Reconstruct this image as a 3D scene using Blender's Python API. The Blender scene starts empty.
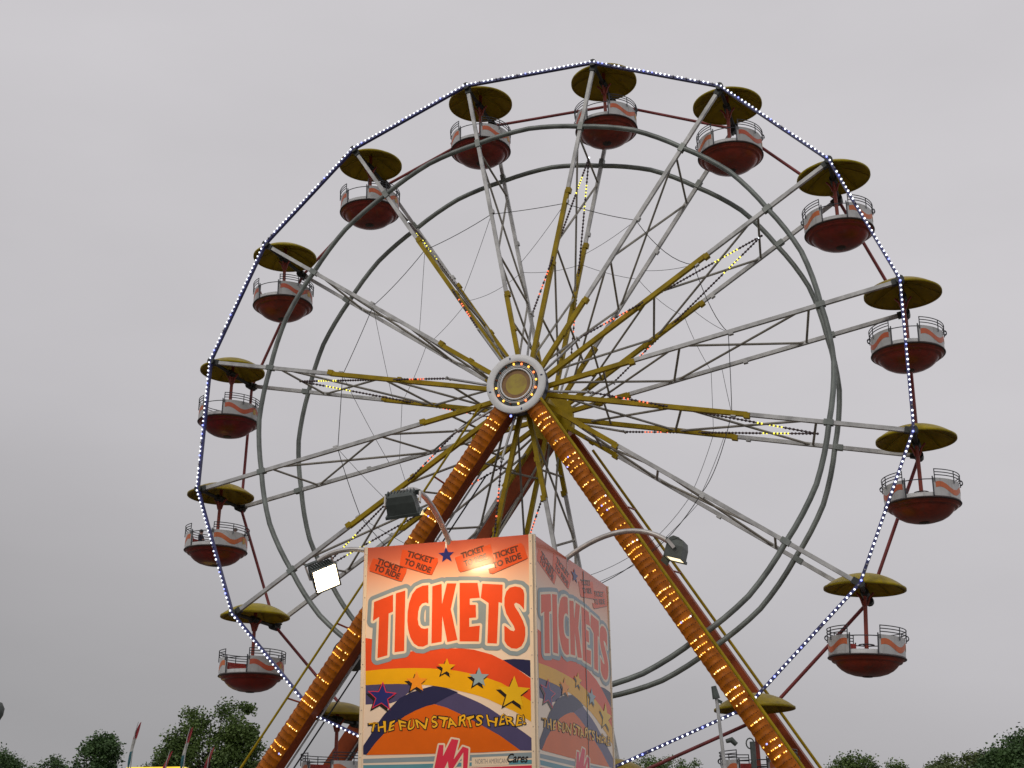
import bpy, bmesh, math, random
import numpy as np
from mathutils import Vector, Matrix
S = bpy.context.scene
COL = S.collection
R = math.radians
rnd = random.Random(7)

# ---------------------------------------------------------------- camera
cam_d = bpy.data.cameras.new('camera'); cam = bpy.data.objects.new('camera', cam_d); COL.objects.link(cam)
PITCH, ROLL = 0.35362, -0.011
c_, s_, cr, sr = math.cos(PITCH), math.sin(PITCH), math.cos(ROLL), math.sin(ROLL)
fw = Vector((0, c_, s_)); rt = Vector((cr, -s_*sr, c_*sr)); up = Vector((-sr, -s_*cr, c_*cr))
cam.matrix_world = Matrix(((rt.x, up.x, -fw.x, 0), (rt.y, up.y, -fw.y, 0), (rt.z, up.z, -fw.z, 1.6), (0, 0, 0, 1)))
cam_d.sensor_width = 36; cam_d.lens = 36*1295.17/1024; cam_d.clip_start = .1; cam_d.clip_end = 3000
S.camera = cam

# ---------------------------------------------------------------- overcast evening sky
SUN_EL, SUN_AZ = R(38), R(212)       # azimuth clockwise from +Y: behind the viewer, to the left
w = bpy.data.worlds.new('World'); S.world = w; w.use_nodes = True
nt = w.node_tree; nt.nodes.clear()
def N(t, **k):
    n = nt.nodes.new(t)
    for a, b in k.items(): setattr(n, a, b)
    return n
L = lambda a, b: nt.links.new(a, b)
out = N('ShaderNodeOutputWorld'); bg = N('ShaderNodeBackground'); bg.inputs['Strength'].default_value = .1
sky = N('ShaderNodeTexSky', sky_type='NISHITA', sun_disc=False, sun_elevation=SUN_EL, sun_rotation=SUN_AZ, air_density=1.0, dust_density=4.0)
hsv = N('ShaderNodeHueSaturation'); hsv.inputs['Saturation'].default_value = .12
L(sky.outputs[0], hsv.inputs['Color'])
tc = N('ShaderNodeTexCoord'); sp = N('ShaderNodeSeparateXYZ'); L(tc.outputs['Generated'], sp.inputs[0])
# cloud deck: darker low down and to the left, soft mottling
mx = N('ShaderNodeMath', operation='MULTIPLY_ADD'); L(sp.outputs['X'], mx.inputs[0]); mx.inputs[1].default_value = .30; L(sp.outputs['Z'], mx.inputs[2])
rp = N('ShaderNodeValToRGB'); L(mx.outputs[0], rp.inputs[0]); e = rp.color_ramp.elements
e[0].position = 0.0; e[0].color = (.33, .325, .335, 1); e[1].position = 1.0; e[1].color = (.585, .568, .592, 1)
for p, c in ((.10, (.402, .392, .406, 1)), (.22, (.507, .493, .514, 1)), (.36, (.577, .560, .583, 1)), (.60, (.60, .582, .606, 1))):
    q = e.new(p); q.color = c
mp = N('ShaderNodeMapping'); mp.inputs['Scale'].default_value = (1.6, 1.6, 4.5); L(tc.outputs['Generated'], mp.inputs[0])
nz = N('ShaderNodeTexNoise'); nz.inputs['Scale'].default_value = 1.7; nz.inputs['Detail'].default_value = 5; nz.inputs['Roughness'].default_value = .5; L(mp.outputs[0], nz.inputs['Vector'])
mr = N('ShaderNodeMapRange'); L(nz.outputs['Fac'], mr.inputs[0]); mr.inputs[1].default_value = .25; mr.inputs[2].default_value = .75; mr.inputs[3].default_value = .935; mr.inputs[4].default_value = 1.045
ml = N('ShaderNodeVectorMath', operation='SCALE'); L(rp.outputs[0], ml.inputs[0]); L(mr.outputs[0], ml.inputs['Scale'])
m2 = N('ShaderNodeVectorMath', operation='SCALE'); L(ml.outputs[0], m2.inputs[0]); m2.inputs['Scale'].default_value = 10.4
mix = N('ShaderNodeMixRGB'); mix.inputs[0].default_value = .95; L(hsv.outputs[0], mix.inputs[1]); L(m2.outputs[0], mix.inputs[2])
L(mix.outputs[0], bg.inputs['Color']); L(bg.outputs[0], out.inputs['Surface'])
sd = bpy.data.lights.new('sun', 'SUN'); sd.energy = .5; sd.angle = R(14); sd.color = (1, .93, .84)
sun = bpy.data.objects.new('sun', sd); COL.objects.link(sun)
sdir = Vector((math.sin(SUN_AZ)*math.cos(SUN_EL), math.cos(SUN_AZ)*math.cos(SUN_EL), math.sin(SUN_EL)))
sun.rotation_euler = sdir.to_track_quat('Z', 'Y').to_euler(); sun.location = (-8, -12, 20)
S.view_settings.view_transform = 'Standard'; S.view_settings.look = 'None'
S.view_settings.exposure = 0; S.view_settings.gamma = 1; S.view_settings.use_curve_mapping = False
S.render.engine = 'CYCLES'; S.cycles.max_bounces = 6; S.cycles.use_denoising = True

# ---------------------------------------------------------------- materials
M = {}
def mat(name, col, rough=.5, metal=0, var=.18, scale=6, bump=.0, coat=0, spec=.5, two=None):
    m = bpy.data.materials.new(name); m.use_nodes = True; t = m.node_tree; b = t.nodes['Principled BSDF']
    tc = t.nodes.new('ShaderNodeTexCoord'); n = t.nodes.new('ShaderNodeTexNoise'); n.inputs['Scale'].default_value = scale
    n.inputs['Detail'].default_value = 6; n.inputs['Roughness'].default_value = .65; t.links.new(tc.outputs['Object'], n.inputs['Vector'])
    r = t.nodes.new('ShaderNodeValToRGB'); t.links.new(n.outputs['Fac'], r.inputs[0])
    lo = two if two else tuple(x*(1-var*1.6) for x in col)
    r.color_ramp.elements[0].position = .34; r.color_ramp.elements[0].color = (*lo, 1)
    r.color_ramp.elements[1].position = .62; r.color_ramp.elements[1].color = (*[min(1, x*(1+var*.5)) for x in col], 1)
    t.links.new(r.outputs[0], b.inputs['Base Color'])
    b.inputs['Roughness'].default_value = rough; b.inputs['Metallic'].default_value = metal
    b.inputs['Specular IOR Level'].default_value = spec; b.inputs['Coat Weight'].default_value = coat
    if bump:
        bp = t.nodes.new('ShaderNodeBump'); bp.inputs['Strength'].default_value = bump; bp.inputs['Distance'].default_value = .02
        t.links.new(n.outputs['Fac'], bp.inputs['Height']); t.links.new(bp.outputs[0], b.inputs['Normal'])
    M[name] = m; return m
def emit(name, col, st):
    m = bpy.data.materials.new(name); m.use_nodes = True; b = m.node_tree.nodes['Principled BSDF']
    b.inputs['Base Color'].default_value = (*[min(.8, x) for x in col], 1); b.inputs['Emission Color'].default_value = (*col, 1); b.inputs['Emission Strength'].default_value = st
    b.inputs['Roughness'].default_value = .3
    M[name] = m; return m
mat('galvanised', (.53, .53, .52), .5, .2, .22, 3, .1)
mat('ring_steel', (.22, .245, .225), .38, .15, .25, 2, .1)
mat('mustard', (.40, .275, .004), .5, 0, .2, 3, .05, spec=.2)
mat('red_bar', (.27, .045, .045), .5, 0, .25, 2)
mat('brace_grey', (.37, .35, .30), .6, .2, .2, 2)
mat('blue_tube', (.045, .05, .185), .45, 0, .2, 4)
mat('bead_dark', (.10, .065, .07), .45, 0, .3, 8)
mat('wire', (.05, .05, .05), .7)
mat('canopy', (.36, .265, .006), .45, 0, .18, 2.5, .03, spec=.22)
mat('bowl', (.25, .024, .015), .36, 0, .25, 3, .03, coat=.1)
mat('lip', (.05, .03, .028), .5)
mat('tub_white', (.53, .53, .52), .4, 0, .07, 5)
mat('stripe', (.62, .14, .05), .45, 0, .08, 5)
mat('pole_red', (.33, .055, .03), .45, 0, .15, 4)
mat('rail', (.07, .075, .085), .45, .4)
mat('gold', (.55, .33, .05), .5)
mat('seat_red', (.42, .05, .035), .55)
mat('leg_orange', (.50, .138, .005), .5, 0, .25, 5, .1, spec=.2)
mat('leg_red', (.32, .060, .012), .55, 0, .2, 2, spec=.25)
mat('dark_joint', (.05, .055, .05), .55, .3)
mat('hub_white', (.86, .86, .85), .4, 0, .05, 4)
mat('hub_navy', (.03, .05, .13), .4)
mat('hub_dark', (.02, .035, .035), .35, 0, .4, 30)
mat('hub_centre', (.42, .32, .03), .45, 0, .2, 4, two=(.33, .19, .04)); mat('hub_brown', (.30, .15, .045), .45)
emit('bulb_white', (.88, .93, 1), 2.1); emit('bulb_blue', (.3, .35, 1), 2.2)
emit('bulb_amber', (1, .52, .07), 2.0); emit('bulb_warm', (1, .74, .28), 2.6); emit('bulb_yellow', (.95, .85, .08), 1.6); emit('bulb_redlit', (1, .16, .07), 1.6); emit('bulb_orange', (1, .22, .06), 2.2)
mat('bulb_off', (.20, .05, .008), .3); mat('bulb_dead', (.35, .35, .37), .3)
mat('vinyl', (.90, .74, .60), .17, 0, .04, 2.5, .006, spec=.4)
for n, c in dict(ink_red=(.80, .085, .018), ink_cream=(.86, .71, .52), ink_bluegrey=(.27, .34, .37), ink_yellow=(.86, .44, .004), ink_gold=(.86, .52, .012), ink_violet=(.085, .072, .165), ink_navy=(.026, .026, .08), ink_blue=(.028, .032, .18), ink_dome=(.74, .135, .004), ink_orange=(.92, .32, .02), ink_light=(.30, .41, .44), ink_teal=(.12, .32, .38), ink_pink=(.76, .04, .085), ink_black=(.025, .018, .014), ink_ticket=(.84, .11, .025), ink_ticket_text=(.14, .05, .03), ink_text=(.92, .50, .02), ink_tiny=(.25, .22, .22)).items():
    mat(n, c, .17, 0, .05, 3, spec=.18)
mat('booth_frame', (.50, .42, .36), .5); mat('booth_white', (.62, .60, .56), .5, 0, .1, 3); mat('booth_dark', (.04, .04, .045), .4)
mat('lamp_body', (.085, .10, .092), .5, .2, .2, 8); mat('lamp_label', (.45, .43, .40), .5); mat('arm_steel', (.50, .48, .46), .4, .5)
emit('lamp_glass_bright', (1, .67, .37), 150); emit('lamp_glass_left', (1, .78, .5), 30); emit('lamp_glass_dim', (1, .82, .5), 1.7)
mat('glass_off', (.3, .32, .33), .1)
mat('skin', (.45, .27, .19), .6); mat('hair_dark', (.02, .016, .013), .6); mat('hair_grey', (.32, .30, .28), .7); mat('shirt_dark', (.05, .05, .07), .8); mat('shirt_grey', (.28, .28, .30), .8)
mat('bark', (.09, .065, .045), .9, 0, .3, 6, .4)
mat('ground', (.10, .095, .085), .95, 0, .25, .4, .2)
mat('flag_red', (.33, .035, .045), .8); mat('flag_white', (.45, .45, .42), .8); mat('flag_teal', (.035, .13, .16), .8)
emit('awning_lit', (1, .66, .06), 1.0); mat('awning_red', (.40, .06, .03), .6)
def leafmat(name, a, b):
    m = mat(name, a, .6, 0, .3, .6, two=b); bs = m.node_tree.nodes['Principled BSDF']
    bs.inputs['Subsurface Weight'].default_value = 0; bs.inputs['Transmission Weight'].default_value = 0; return m
leafmat('leaf_mid', (.105, .165, .034), (.052, .095, .020)); leafmat('leaf_dark', (.060, .118, .030), (.028, .066, .018)); leafmat('leaf_olive', (.11, .15, .045), (.06, .09, .028))
# every gondola is painted and weathered a little differently
for nm in ('canopy', 'bowl', 'tub_white', 'stripe'):
    t = M[nm].node_tree; b = t.nodes['Principled BSDF']; oi = t.nodes.new('ShaderNodeObjectInfo'); nzn = [n for n in t.nodes if n.type == 'TEX_NOISE'][0]; rmp = [n for n in t.nodes if n.type == 'VALTORGB'][0]; tcx = [n for n in t.nodes if n.type == 'TEX_COORD'][0]
    ad = t.nodes.new('ShaderNodeVectorMath'); ad.operation = 'ADD'; sc_ = t.nodes.new('ShaderNodeMath'); sc_.operation = 'MULTIPLY'; sc_.inputs[1].default_value = 37; t.links.new(oi.outputs['Random'], sc_.inputs[0])
    t.links.new(tcx.outputs['Object'], ad.inputs[0]); t.links.new(sc_.outputs[0], ad.inputs[1]); t.links.new(ad.outputs[0], nzn.inputs['Vector'])
    hs = t.nodes.new('ShaderNodeHueSaturation'); mr_ = t.nodes.new('ShaderNodeMapRange'); mr_.inputs[3].default_value = .86; mr_.inputs[4].default_value = 1.14; t.links.new(oi.outputs['Random'], mr_.inputs[0]); t.links.new(mr_.outputs[0], hs.inputs['Value'])
    mh = t.nodes.new('ShaderNodeMapRange'); mh.inputs[3].default_value = .492; mh.inputs[4].default_value = .508; t.links.new(oi.outputs['Random'], mh.inputs[0]); t.links.new(mh.outputs[0], hs.inputs['Hue'])
    t.links.new(rmp.outputs[0], hs.inputs['Color']); t.links.new(hs.outputs[0], b.inputs['Base Color'])
    st_ = t.nodes.new('ShaderNodeTexNoise'); st_.inputs['Scale'].default_value = 9; st_.inputs['Detail'].default_value = 4; mpn = t.nodes.new('ShaderNodeMapping'); mpn.inputs['Scale'].default_value = (1, 1, .12); t.links.new(ad.outputs[0], mpn.inputs[0]); t.links.new(mpn.outputs[0], st_.inputs['Vector'])
    mk = t.nodes.new('ShaderNodeMapRange'); mk.inputs[1].default_value = .55; mk.inputs[2].default_value = .75; mk.inputs[4].default_value = .45; t.links.new(st_.outputs['Fac'], mk.inputs[0])
    mm_ = t.nodes.new('ShaderNodeMixRGB'); t.links.new(mk.outputs[0], mm_.inputs[0]); t.links.new(hs.outputs[0], mm_.inputs[1]); mm_.inputs[2].default_value = (.10, .075, .055, 1); t.links.new(mm_.outputs[0], b.inputs['Base Color'])
# printed vertical fade of the sign's background, orange at the head to cream
m = M['vinyl']; t = m.node_tree; b = t.nodes['Principled BSDF']; tcn = t.nodes.new('ShaderNodeTexCoord'); sx = t.nodes.new('ShaderNodeSeparateXYZ'); t.links.new(tcn.outputs['Object'], sx.inputs[0])
r = t.nodes.new('ShaderNodeValToRGB'); mm = t.nodes.new('ShaderNodeMapRange'); mm.inputs[1].default_value = 3.2; mm.inputs[2].default_value = 4.2; t.links.new(sx.outputs['Z'], mm.inputs[0]); t.links.new(mm.outputs[0], r.inputs[0])
es = r.color_ramp.elements; es[0].position = 0; es[0].color = (.86, .70, .54, 1); es[1].position = 1; es[1].color = (.62, .11, .05, 1)
for p, c in ((.52, (.85, .67, .50, 1)), (.74, (.88, .42, .25, 1)), (.88, (.74, .17, .075, 1))):
    q = es.new(p); q.color = c
t.links.new(r.outputs[0], b.inputs['Base Color'])

# ---------------------------------------------------------------- mesh builder
class MB:
    def __init__(s): s.v = []; s.f = []; s.m = []; s.mats = []; s.sm = []
    def mi(s, m):
        if m not in s.mats: s.mats.append(m)
        return s.mats.index(m)
    def add(s, vs, fs, m, smooth=False):
        o = len(s.v); i = s.mi(m); s.v += [tuple(v) for v in vs]
        for f in fs: s.f.append([o+k for k in f]); s.m.append(i); s.sm.append(smooth)
    def box(s, c, d, m, mtx=None):
        vs = [Vector((x*d[0]/2, y*d[1]/2, z*d[2]/2)) for x in (-1, 1) for y in (-1, 1) for z in (-1, 1)]
        vs = [(mtx @ v if mtx else v)+Vector(c) for v in vs]
        s.add(vs, [(0, 1, 3, 2), (4, 6, 7, 5), (0, 4, 5, 1), (2, 3, 7, 6), (0, 2, 6, 4), (1, 5, 7, 3)], m)
    def bar(s, a, b, w, h, m, ref=(0, 1, 0)):         # rectangular bar: w across, h along ref
        a = Vector(a); b = Vector(b); d = (b-a).normalized(); rf = Vector(ref); x = d.cross(rf).normalized(); y = x.cross(d)
        vs = [p+x*i*w/2+y*j*h/2 for p in (a, b) for i, j in ((-1, -1), (1, -1), (1, 1), (-1, 1))]
        s.add(vs, [(0, 3, 2, 1), (4, 5, 6, 7), (0, 1, 5, 4), (1, 2, 6, 5), (2, 3, 7, 6), (3, 0, 4, 7)], m)
    def tube(s, pts, r, m, n=8, closed=False, caps=True):
        pts = [Vector(p) for p in pts]; k = len(pts); rs = r if isinstance(r, (list, tuple)) else [r]*k
        vs = []; prev = None
        for i, p in enumerate(pts):
            if closed: d = (pts[(i+1) % k]-pts[i-1]).normalized()
            else: d = (pts[min(i+1, k-1)]-pts[max(i-1, 0)]).normalized()
            if prev is None: u = d.orthogonal().normalized()
            else: u = (prev-d*prev.dot(d)).normalized()
            prev = u; q = d.cross(u)
            vs += [p+(u*math.cos(2*math.pi*j/n)+q*math.sin(2*math.pi*j/n))*rs[i] for j in range(n)]
        fs = []
        for i in range(k if closed else k-1):
            a, b = i*n, ((i+1) % k)*n
            fs += [(a+j, a+(j+1) % n, b+(j+1) % n, b+j) for j in range(n)]
        s.add(vs, fs, m, True)
        if caps and not closed: s.add(vs[:n], [tuple(reversed(range(n)))], m); s.add(vs[-n:], [tuple(range(n))], m)
    def lathe(s, prof, c, m, n=40, axis='Z', a0=0, a1=2*math.pi, smooth=True):
        full = abs(a1-a0-2*math.pi) < 1e-6; k = n if full else n+1
        vs = []
        for r_, h in prof:
            for j in range(k):
                a = a0+(a1-a0)*j/n; x, y = r_*math.cos(a), r_*math.sin(a)
                v = (x, y, h) if axis == 'Z' else (x, h, y)
                vs.append(Vector(v)+Vector(c))
        fs = []
        for i in range(len(prof)-1):
            for j in range(n):
                q = (i*k+j, i*k+(j+1) % k, (i+1)*k+(j+1) % k, (i+1)*k+j); fs.append(q)
        s.add(vs, fs, m, smooth)
    def ball(s, c, r, m, n=6, q=4):
        c = Vector(c); vs = [c+Vector((0, 0, r))]
        for i in range(1, q):
            t = math.pi*i/q; vs += [c+Vector((math.sin(t)*math.cos(2*math.pi*j/n), math.sin(t)*math.sin(2*math.pi*j/n), math.cos(t)))*r for j in range(n)]
        vs.append(c-Vector((0, 0, r))); fs = [(0, 1+j, 1+(j+1) % n) for j in range(n)]
        for i in range(q-2): fs += [(1+i*n+j, 1+(i+1)*n+j, 1+(i+1)*n+(j+1) % n, 1+i*n+(j+1) % n) for j in range(n)]
        e = len(vs)-1; o = 1+(q-2)*n; fs += [(e, o+(j+1) % n, o+j) for j in range(n)]
        s.add(vs, fs, m, True)
    def build(s, name, parent=None, fix=True):
        me = bpy.data.meshes.new(name); me.from_pydata(s.v, [], s.f); me.update()
        for q in s.mats: me.materials.append(M[q])
        me.polygons.foreach_set('material_index', s.m); me.polygons.foreach_set('use_smooth', s.sm)
        o = bpy.data.objects.new(name, me); COL.objects.link(o)
        if parent: o.parent = parent
        return o
def empty(name, loc, rz=0):
    o = bpy.data.objects.new(name, None); COL.objects.link(o); o.location = loc; o.rotation_euler = (0, 0, rz); o.empty_display_size = .3; return o
def tag(o, label, cat, group=None, kind=None):
    if label: o['label'] = label
    if cat: o['category'] = cat
    if group: o['group'] = group
    if kind: o['kind'] = kind
    return o
def copy_tree(o, parent=None):
    c = o.copy(); COL.objects.link(c)
    if parent: c.parent = parent
    for ch in [x for x in list(o.children)]: copy_tree(ch, c)
    return c

# ---------------------------------------------------------------- ground
g = MB(); k = 40
g.add([(-1500+3000*i/k, -600+3000*j/k, 0) for j in range(k+1) for i in range(k+1)], [(j*(k+1)+i, j*(k+1)+i+1, (j+1)*(k+1)+i+1, (j+1)*(k+1)+i) for j in range(k) for i in range(k)], 'ground')
tag(g.build('ground'), None, None, kind='structure')

# ---------------------------------------------------------------- ferris wheel
RW, WD, NS = 8.5, 1.85, 16
YAW, PH = .33584, .22492
HUB = Vector((.2978, 27.6776, 11.5991)); HZ = HUB.z
def pol(r, k, y=0):                       # point of the wheel, k in spoke units
    a = PH+k*math.pi/8; return Vector((r*math.sin(a), y, HZ+r*math.cos(a)))
wheel = empty('ferris_wheel', (HUB.x, HUB.y, 0), -YAW)
tag(wheel, 'giant ferris wheel with grey and mustard spokes and a rim of white bulbs', 'ferris wheel')
YM = WD/2; RIM = MB()
for k in range(NS):
    yel = .60 if k % 2 == 0 else .30
    for y, dy in ((0, -.03), (WD, .03)):
        b = MB(); b.bar(pol(.45, k, y), pol(RW+.02, k, y), .085, .085, 'galvanised')
        r1 = RW*(yel if y == 0 else yel-.07)
        b.bar(pol(.5, k, y), pol(r1, k, y), .100, .102, 'mustard')
        d = (pol(1, k)-pol(0, k)).normalized(); t = Vector((d.z, 0, -d.x))
        b.bar(pol(r1-.07, k, y)+t*.03, pol(r1+.06, k, y)+t*.03, .115, .125, 'mustard')       # clamp at the sleeve end
        b.bar(pol(r1*.62, k, y)+t*.035, pol(r1*.62+.10, k, y)+t*.035, .08, .112, 'mustard')
        b.bar(pol(RW*.80-.10, k, y), pol(RW*.80+.10, k, y), .12, .135, 'ring_steel')
        b.bar(pol(RW*.56, k, y)+t*.04, pol(RW*.56+.10, k, y)+t*.04, .08, .10, 'galvanised')
        b.bar(pol(RW-.18, k, y), pol(RW+.06, k, y), .13, .13, 'dark_joint')
        b.build('spoke', wheel)
    b = MB()
    rods = [(.77, 0, .735, WD), (.73, WD, .44, 0), (.75, 0, .375, WD), (.43, 0, .365, WD), (.365, WD, .10, 0), (.41, 0, .12, WD), (.22, 0, .18, WD)]
    for ra, ya, rb, yb in rods: b.tube([pol(RW*ra, k, ya), pol(RW*rb, k, yb)], .028, 'brace_grey', 6)
    b.build('lattice_brace', wheel)
    b = MB(); b.tube([pol(RW, k, -.12), pol(RW, k, WD+.12)], .045, 'dark_joint', 8)
    b.tube([pol(RW, k, WD-.12), pol(RW, k, WD+.16)], .10, 'dark_joint', 10); b.tube([pol(RW, k, -.14), pol(RW, k, .04)], .09, 'dark_joint', 10)
    b.build('axle', wheel)
    a, c = pol(RW, k, -.10), pol(RW, k+1, -.10); u = (c-a).normalized(); oN = Vector((u.z, 0, -u.x)); oN = oN if oN.dot(a-Vector((0, 0, HZ))) > 0 else -oN
    b = MB(); b.bar(a, c, .055, .085, 'blue_tube'); bar = b.build('rim_bar', wheel)
    nb = 30
    for i in range(nb):
        near = 3 <= k <= 5; bl = MB() if near else RIM
        bl.ball(a+(c-a)*((i+.5)/nb)+oN*.012+Vector((0, -.065, 0)), rnd.uniform(.019, .0245), 'bulb_white' if rnd.random() > .13 else rnd.choice(('bulb_blue', 'bulb_dead')))
        if near: bl.build('bulb', bar)
    b = MB(); a, c = pol(RW, k, WD+.06), pol(RW, k+1, WD+.06); u = (c-a).normalized(); b.tube([a, c], .038, 'red_bar', 8)
    b.build('tie_bar', wheel)
RIM.build('light_string', wheel)['kind'] = 'stuff'
for y, rr in ((0, .801), (WD, .791)):
    pts = []
    for k in range(NS):
        for f in range(8): pts.append(pol(RW*rr*(1+.008*(1-abs(f/4-1))), k+f/8, y))
    b = MB(); n = len(pts)
    b.tube(pts, .060, 'ring_steel', 10, closed=True)
    b.build('ring', wheel)
for k in range(0, NS, 2):
    for yi in (-.55, WD+.6):
        a, c = pol(RW*.76, k, YM), pol(RW*.2, k, yi); d = c-a; b = MB(); b.tube([a, c], .014, 'bead_dark', 6)
        b.tube([pol(.5, k, yi*.8+YM*.2), pol(RW*.21, k, yi)], .03, 'galvanised', 6); n = int(d.length/.085)
        b.bar(pol(RW*.2, k, yi)+Vector((0, -.12, 0)), pol(RW*.2, k, yi)+Vector((0, .12, 0)), .03, .03, 'galvanised', (1, 0, .01))
        for i in range(n):
            rr = .76+(.2-.76)*i/n
            mt = 'bead_dark'
            if .61 < rr < .685 and rnd.random() < .93: mt = 'bulb_yellow'
            if .265 < rr < .345 and rnd.random() < .75: mt = 'bulb_redlit'
            if rr > .745 and rnd.random() < .3: mt = 'bulb_white'
            b.ball(a+d*(i/n), .031 if mt == 'bead_dark' else .024, mt)
        b.build('light_strand', wheel)
b = MB()
for k in range(NS):
    def sag(p, q, s):
        p, q = Vector(p), Vector(q); return [p+(q-p)*(i/8)+Vector((0, 0, -s*4*(i/8)*(1-i/8))) for i in range(9)]
    b.tube(sag(pol(RW*.56, k, 0), pol(RW*.56, k+1, 0), (.02+.06*rnd.random() if k < 1 or k > 8 else .1+.2*rnd.random())), .009, 'wire', 5)
    b.tube(sag(pol(RW*.50, k, WD), pol(RW*.56, k+1, 0), .05), .006, 'wire', 5)
    b.tube(sag(pol(RW*.47, k, WD), pol(RW*.47, k+1, WD), .03+.1*rnd.random()), .006, 'wire', 5)
b.build('wire_loop', wheel)
b = MB(); b.tube([(0, -.45, HZ), (0, WD+.6, HZ)], .30, 'mustard', 24)
for y in (0, WD): b.tube([(0, y-.06, HZ), (0, y+.06, HZ)], .58, 'mustard', 32)
b.build('axle_drum', wheel)
# hub shield
b = MB(); c = (0, -.64, HZ)
b.lathe([(0, .03), (.25, .03)], c, 'hub_centre', 48, 'Y'); b.lathe([(.25, .03), (.345, .03)], c, 'hub_brown', 48, 'Y')
b.lathe([(.345, .03), (.345, -.012), (.375, -.012), (.375, .028)], c, 'hub_white', 48, 'Y')
b.lathe([(.375, .028), (.53, .028)], c, 'hub_dark', 48, 'Y')
for r0 in (.405, .435): b.lathe([(r0, .027), (r0, .012), (r0+.012, .012), (r0+.012, .027)], c, 'hub_white', 48, 'Y')
b.lathe([(.53, .028), (.53, -.01), (.545, -.018), (.68, -.018), (.695, -.005), (.695, .03)], c, 'hub_white', 64, 'Y')
b.lathe([(.695, .03), (.685, .05), (.685, .24), (.3, .24)], c, 'hub_navy', 64, 'Y')
for a in (0, 90, 180, 270): b.box((.62*math.cos(R(a+12)), -.64-.02, HZ+.62*math.sin(R(a+12))), (.03, .012, .05) if a in (90, 270) else (.05, .012, .03), 'hub_navy')
disc = b.build('hub_shield', wheel)
for i in range(16):
    a = i*math.pi/8+.1; bb = MB(); lit = i not in (5, 6, 7, 11)
    bb.ball((.475*math.cos(a), -.64+.005, HZ+.475*math.sin(a)), .026, ('bulb_orange' if i % 2 else 'bulb_amber') if lit else 'bulb_off', 8, 6); bb.build('bulb', disc)
bb = MB(); bb.ball((.30, -.52, HZ-.66), .03, 'bulb_white'); bb.ball((-.17, -.52, HZ-.70), .03, 'bulb_blue'); bb.build('rim_bulb', disc)

# ---------------------------------------------------------------- A-frame towers
tower = empty('support_tower', (HUB.x, HUB.y, 0), -YAW)
tag(tower, 'orange A-frame tower legs with rows of amber bulbs holding up the ferris wheel hub', 'tower')
LEGB = MB(); NB = 0
def leg(side, front):
    if side < 0: x = lambda z: .0+.732*z; wd = .49
    else: x = lambda z: .03-.628*z; wd = .46
    z0, z1 = -.42, -HZ+.05
    top, bot = Vector((x(z0), 0, HZ+z0)), Vector((x(z1), 0, HZ+z1)); d = (bot-top).normalized(); ln = (bot-top).length
    cr_ = Vector((d.z, 0, -d.x)); cr_ = cr_ if cr_.x > 0 else -cr_           # across, to +x
    pw = wd*abs(d.z)
    yf = -.50 if front else 2.66; yb = -.12 if front else 2.28; sg = -1 if front else 1
    b = MB(); ym = (yf+yb)/2
    b.bar(top+Vector((0, ym, 0)), bot+Vector((0, ym, 0)), pw*.97, abs(yf-yb), 'leg_red')
    lg = b.build('leg', tower)
    P = lambda a, s, h: top+d*s+cr_*a+Vector((0, yf+sg*h, 0))
    pitch = .15; nr = int(ln/pitch); p = MB(); na = 10; ns = nr*4
    am = 1 if front else 0
    def hh(a, s): return .012+.085*am*(1-(2*a/pw)**2)+.009*am*math.cos(2*math.pi*s/pitch)
    vs = []; 
    for i in range(ns+1):
        for j in range(na+1):
            a = pw*(j/na-.5); s = ln*i/ns; wv = 1+.022*am*math.cos(2*math.pi*s/pitch); vs.append(P(a*wv, s, hh(a, s)))
    p.add(vs, [(i*(na+1)+j, i*(na+1)+j+1, (i+1)*(na+1)+j+1, (i+1)*(na+1)+j) for i in range(ns) for j in range(na)], 'leg_orange' if front else 'leg_red', True)
    p.build('light_panel', lg)
    pat = {0, 3, 4} if side < 0 else {0, 3, 4, 5}; global NB
    for i in range(1, nr) if front else ():
        lit = (i % 8) in pat
        for j in range(8):
            a = pw*.92*((j+.5)/8-.5)+rnd.uniform(-.006, .006); s = i*pitch+rnd.uniform(-.006, .006); v = rnd.random()
            on = lit and v > .15; own = on and side > 0 and 5.0 < s < 12.0 and NB < 100
            mt = ('bulb_warm' if v > .7 else 'bulb_amber') if on else 'bulb_off'
            if on and v > .965: mt = 'bulb_blue'
            if on and j >= 5 and v > .93 and side > 0: mt = 'bulb_white'
            q = MB() if own else LEGB
            q.ball(P(a, s, hh(a, s)+.006), (.0145 if v < .9 else .019) if on else .011, mt, 6, 4)
            if own: q.build('bulb', lg); NB += 1
    # outrigger tube with stand-off brackets
    b = MB(); yo = yf+sg*.46; off = (pw/2+.07)*side
    b.tube([top+d*.3+cr_*off+Vector((0, yo, 0)), bot+cr_*off+Vector((0, yo, 0))], .034 if side > 0 else .026, 'mustard', 8)
    for s in np.arange(2.2, ln, 1.9):
        b.tube([top+d*s+cr_*(pw/2*side)+Vector((0, yf, 0)), top+d*s+cr_*off+Vector((0, yo, 0))], .022, 'pole_red', 6)
    b.build('side_tube', lg)
    if side > 0: return
    b = MB(); ii = -side*(pw/2+.05)
    b.tube([top+d*1.5+cr_*ii+Vector((0, yb+sg*.02, 0)), bot+cr_*ii+Vector((0, yb+sg*.02, 0))], .022, 'galvanised', 6)
    b.tube([top+d*1.5+cr_*ii*1.35+Vector((0, yb-sg*.1, 0)), bot+cr_*ii*1.35+Vector((0, yb-sg*.1, 0))], .018, 'wire', 6)
    b.build('conduit', lg)
for side in (-1, 1):
    for fr in (True, False): leg(side, fr)
LEGB.build('bulb_rows', tower)['kind'] = 'stuff'
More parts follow.
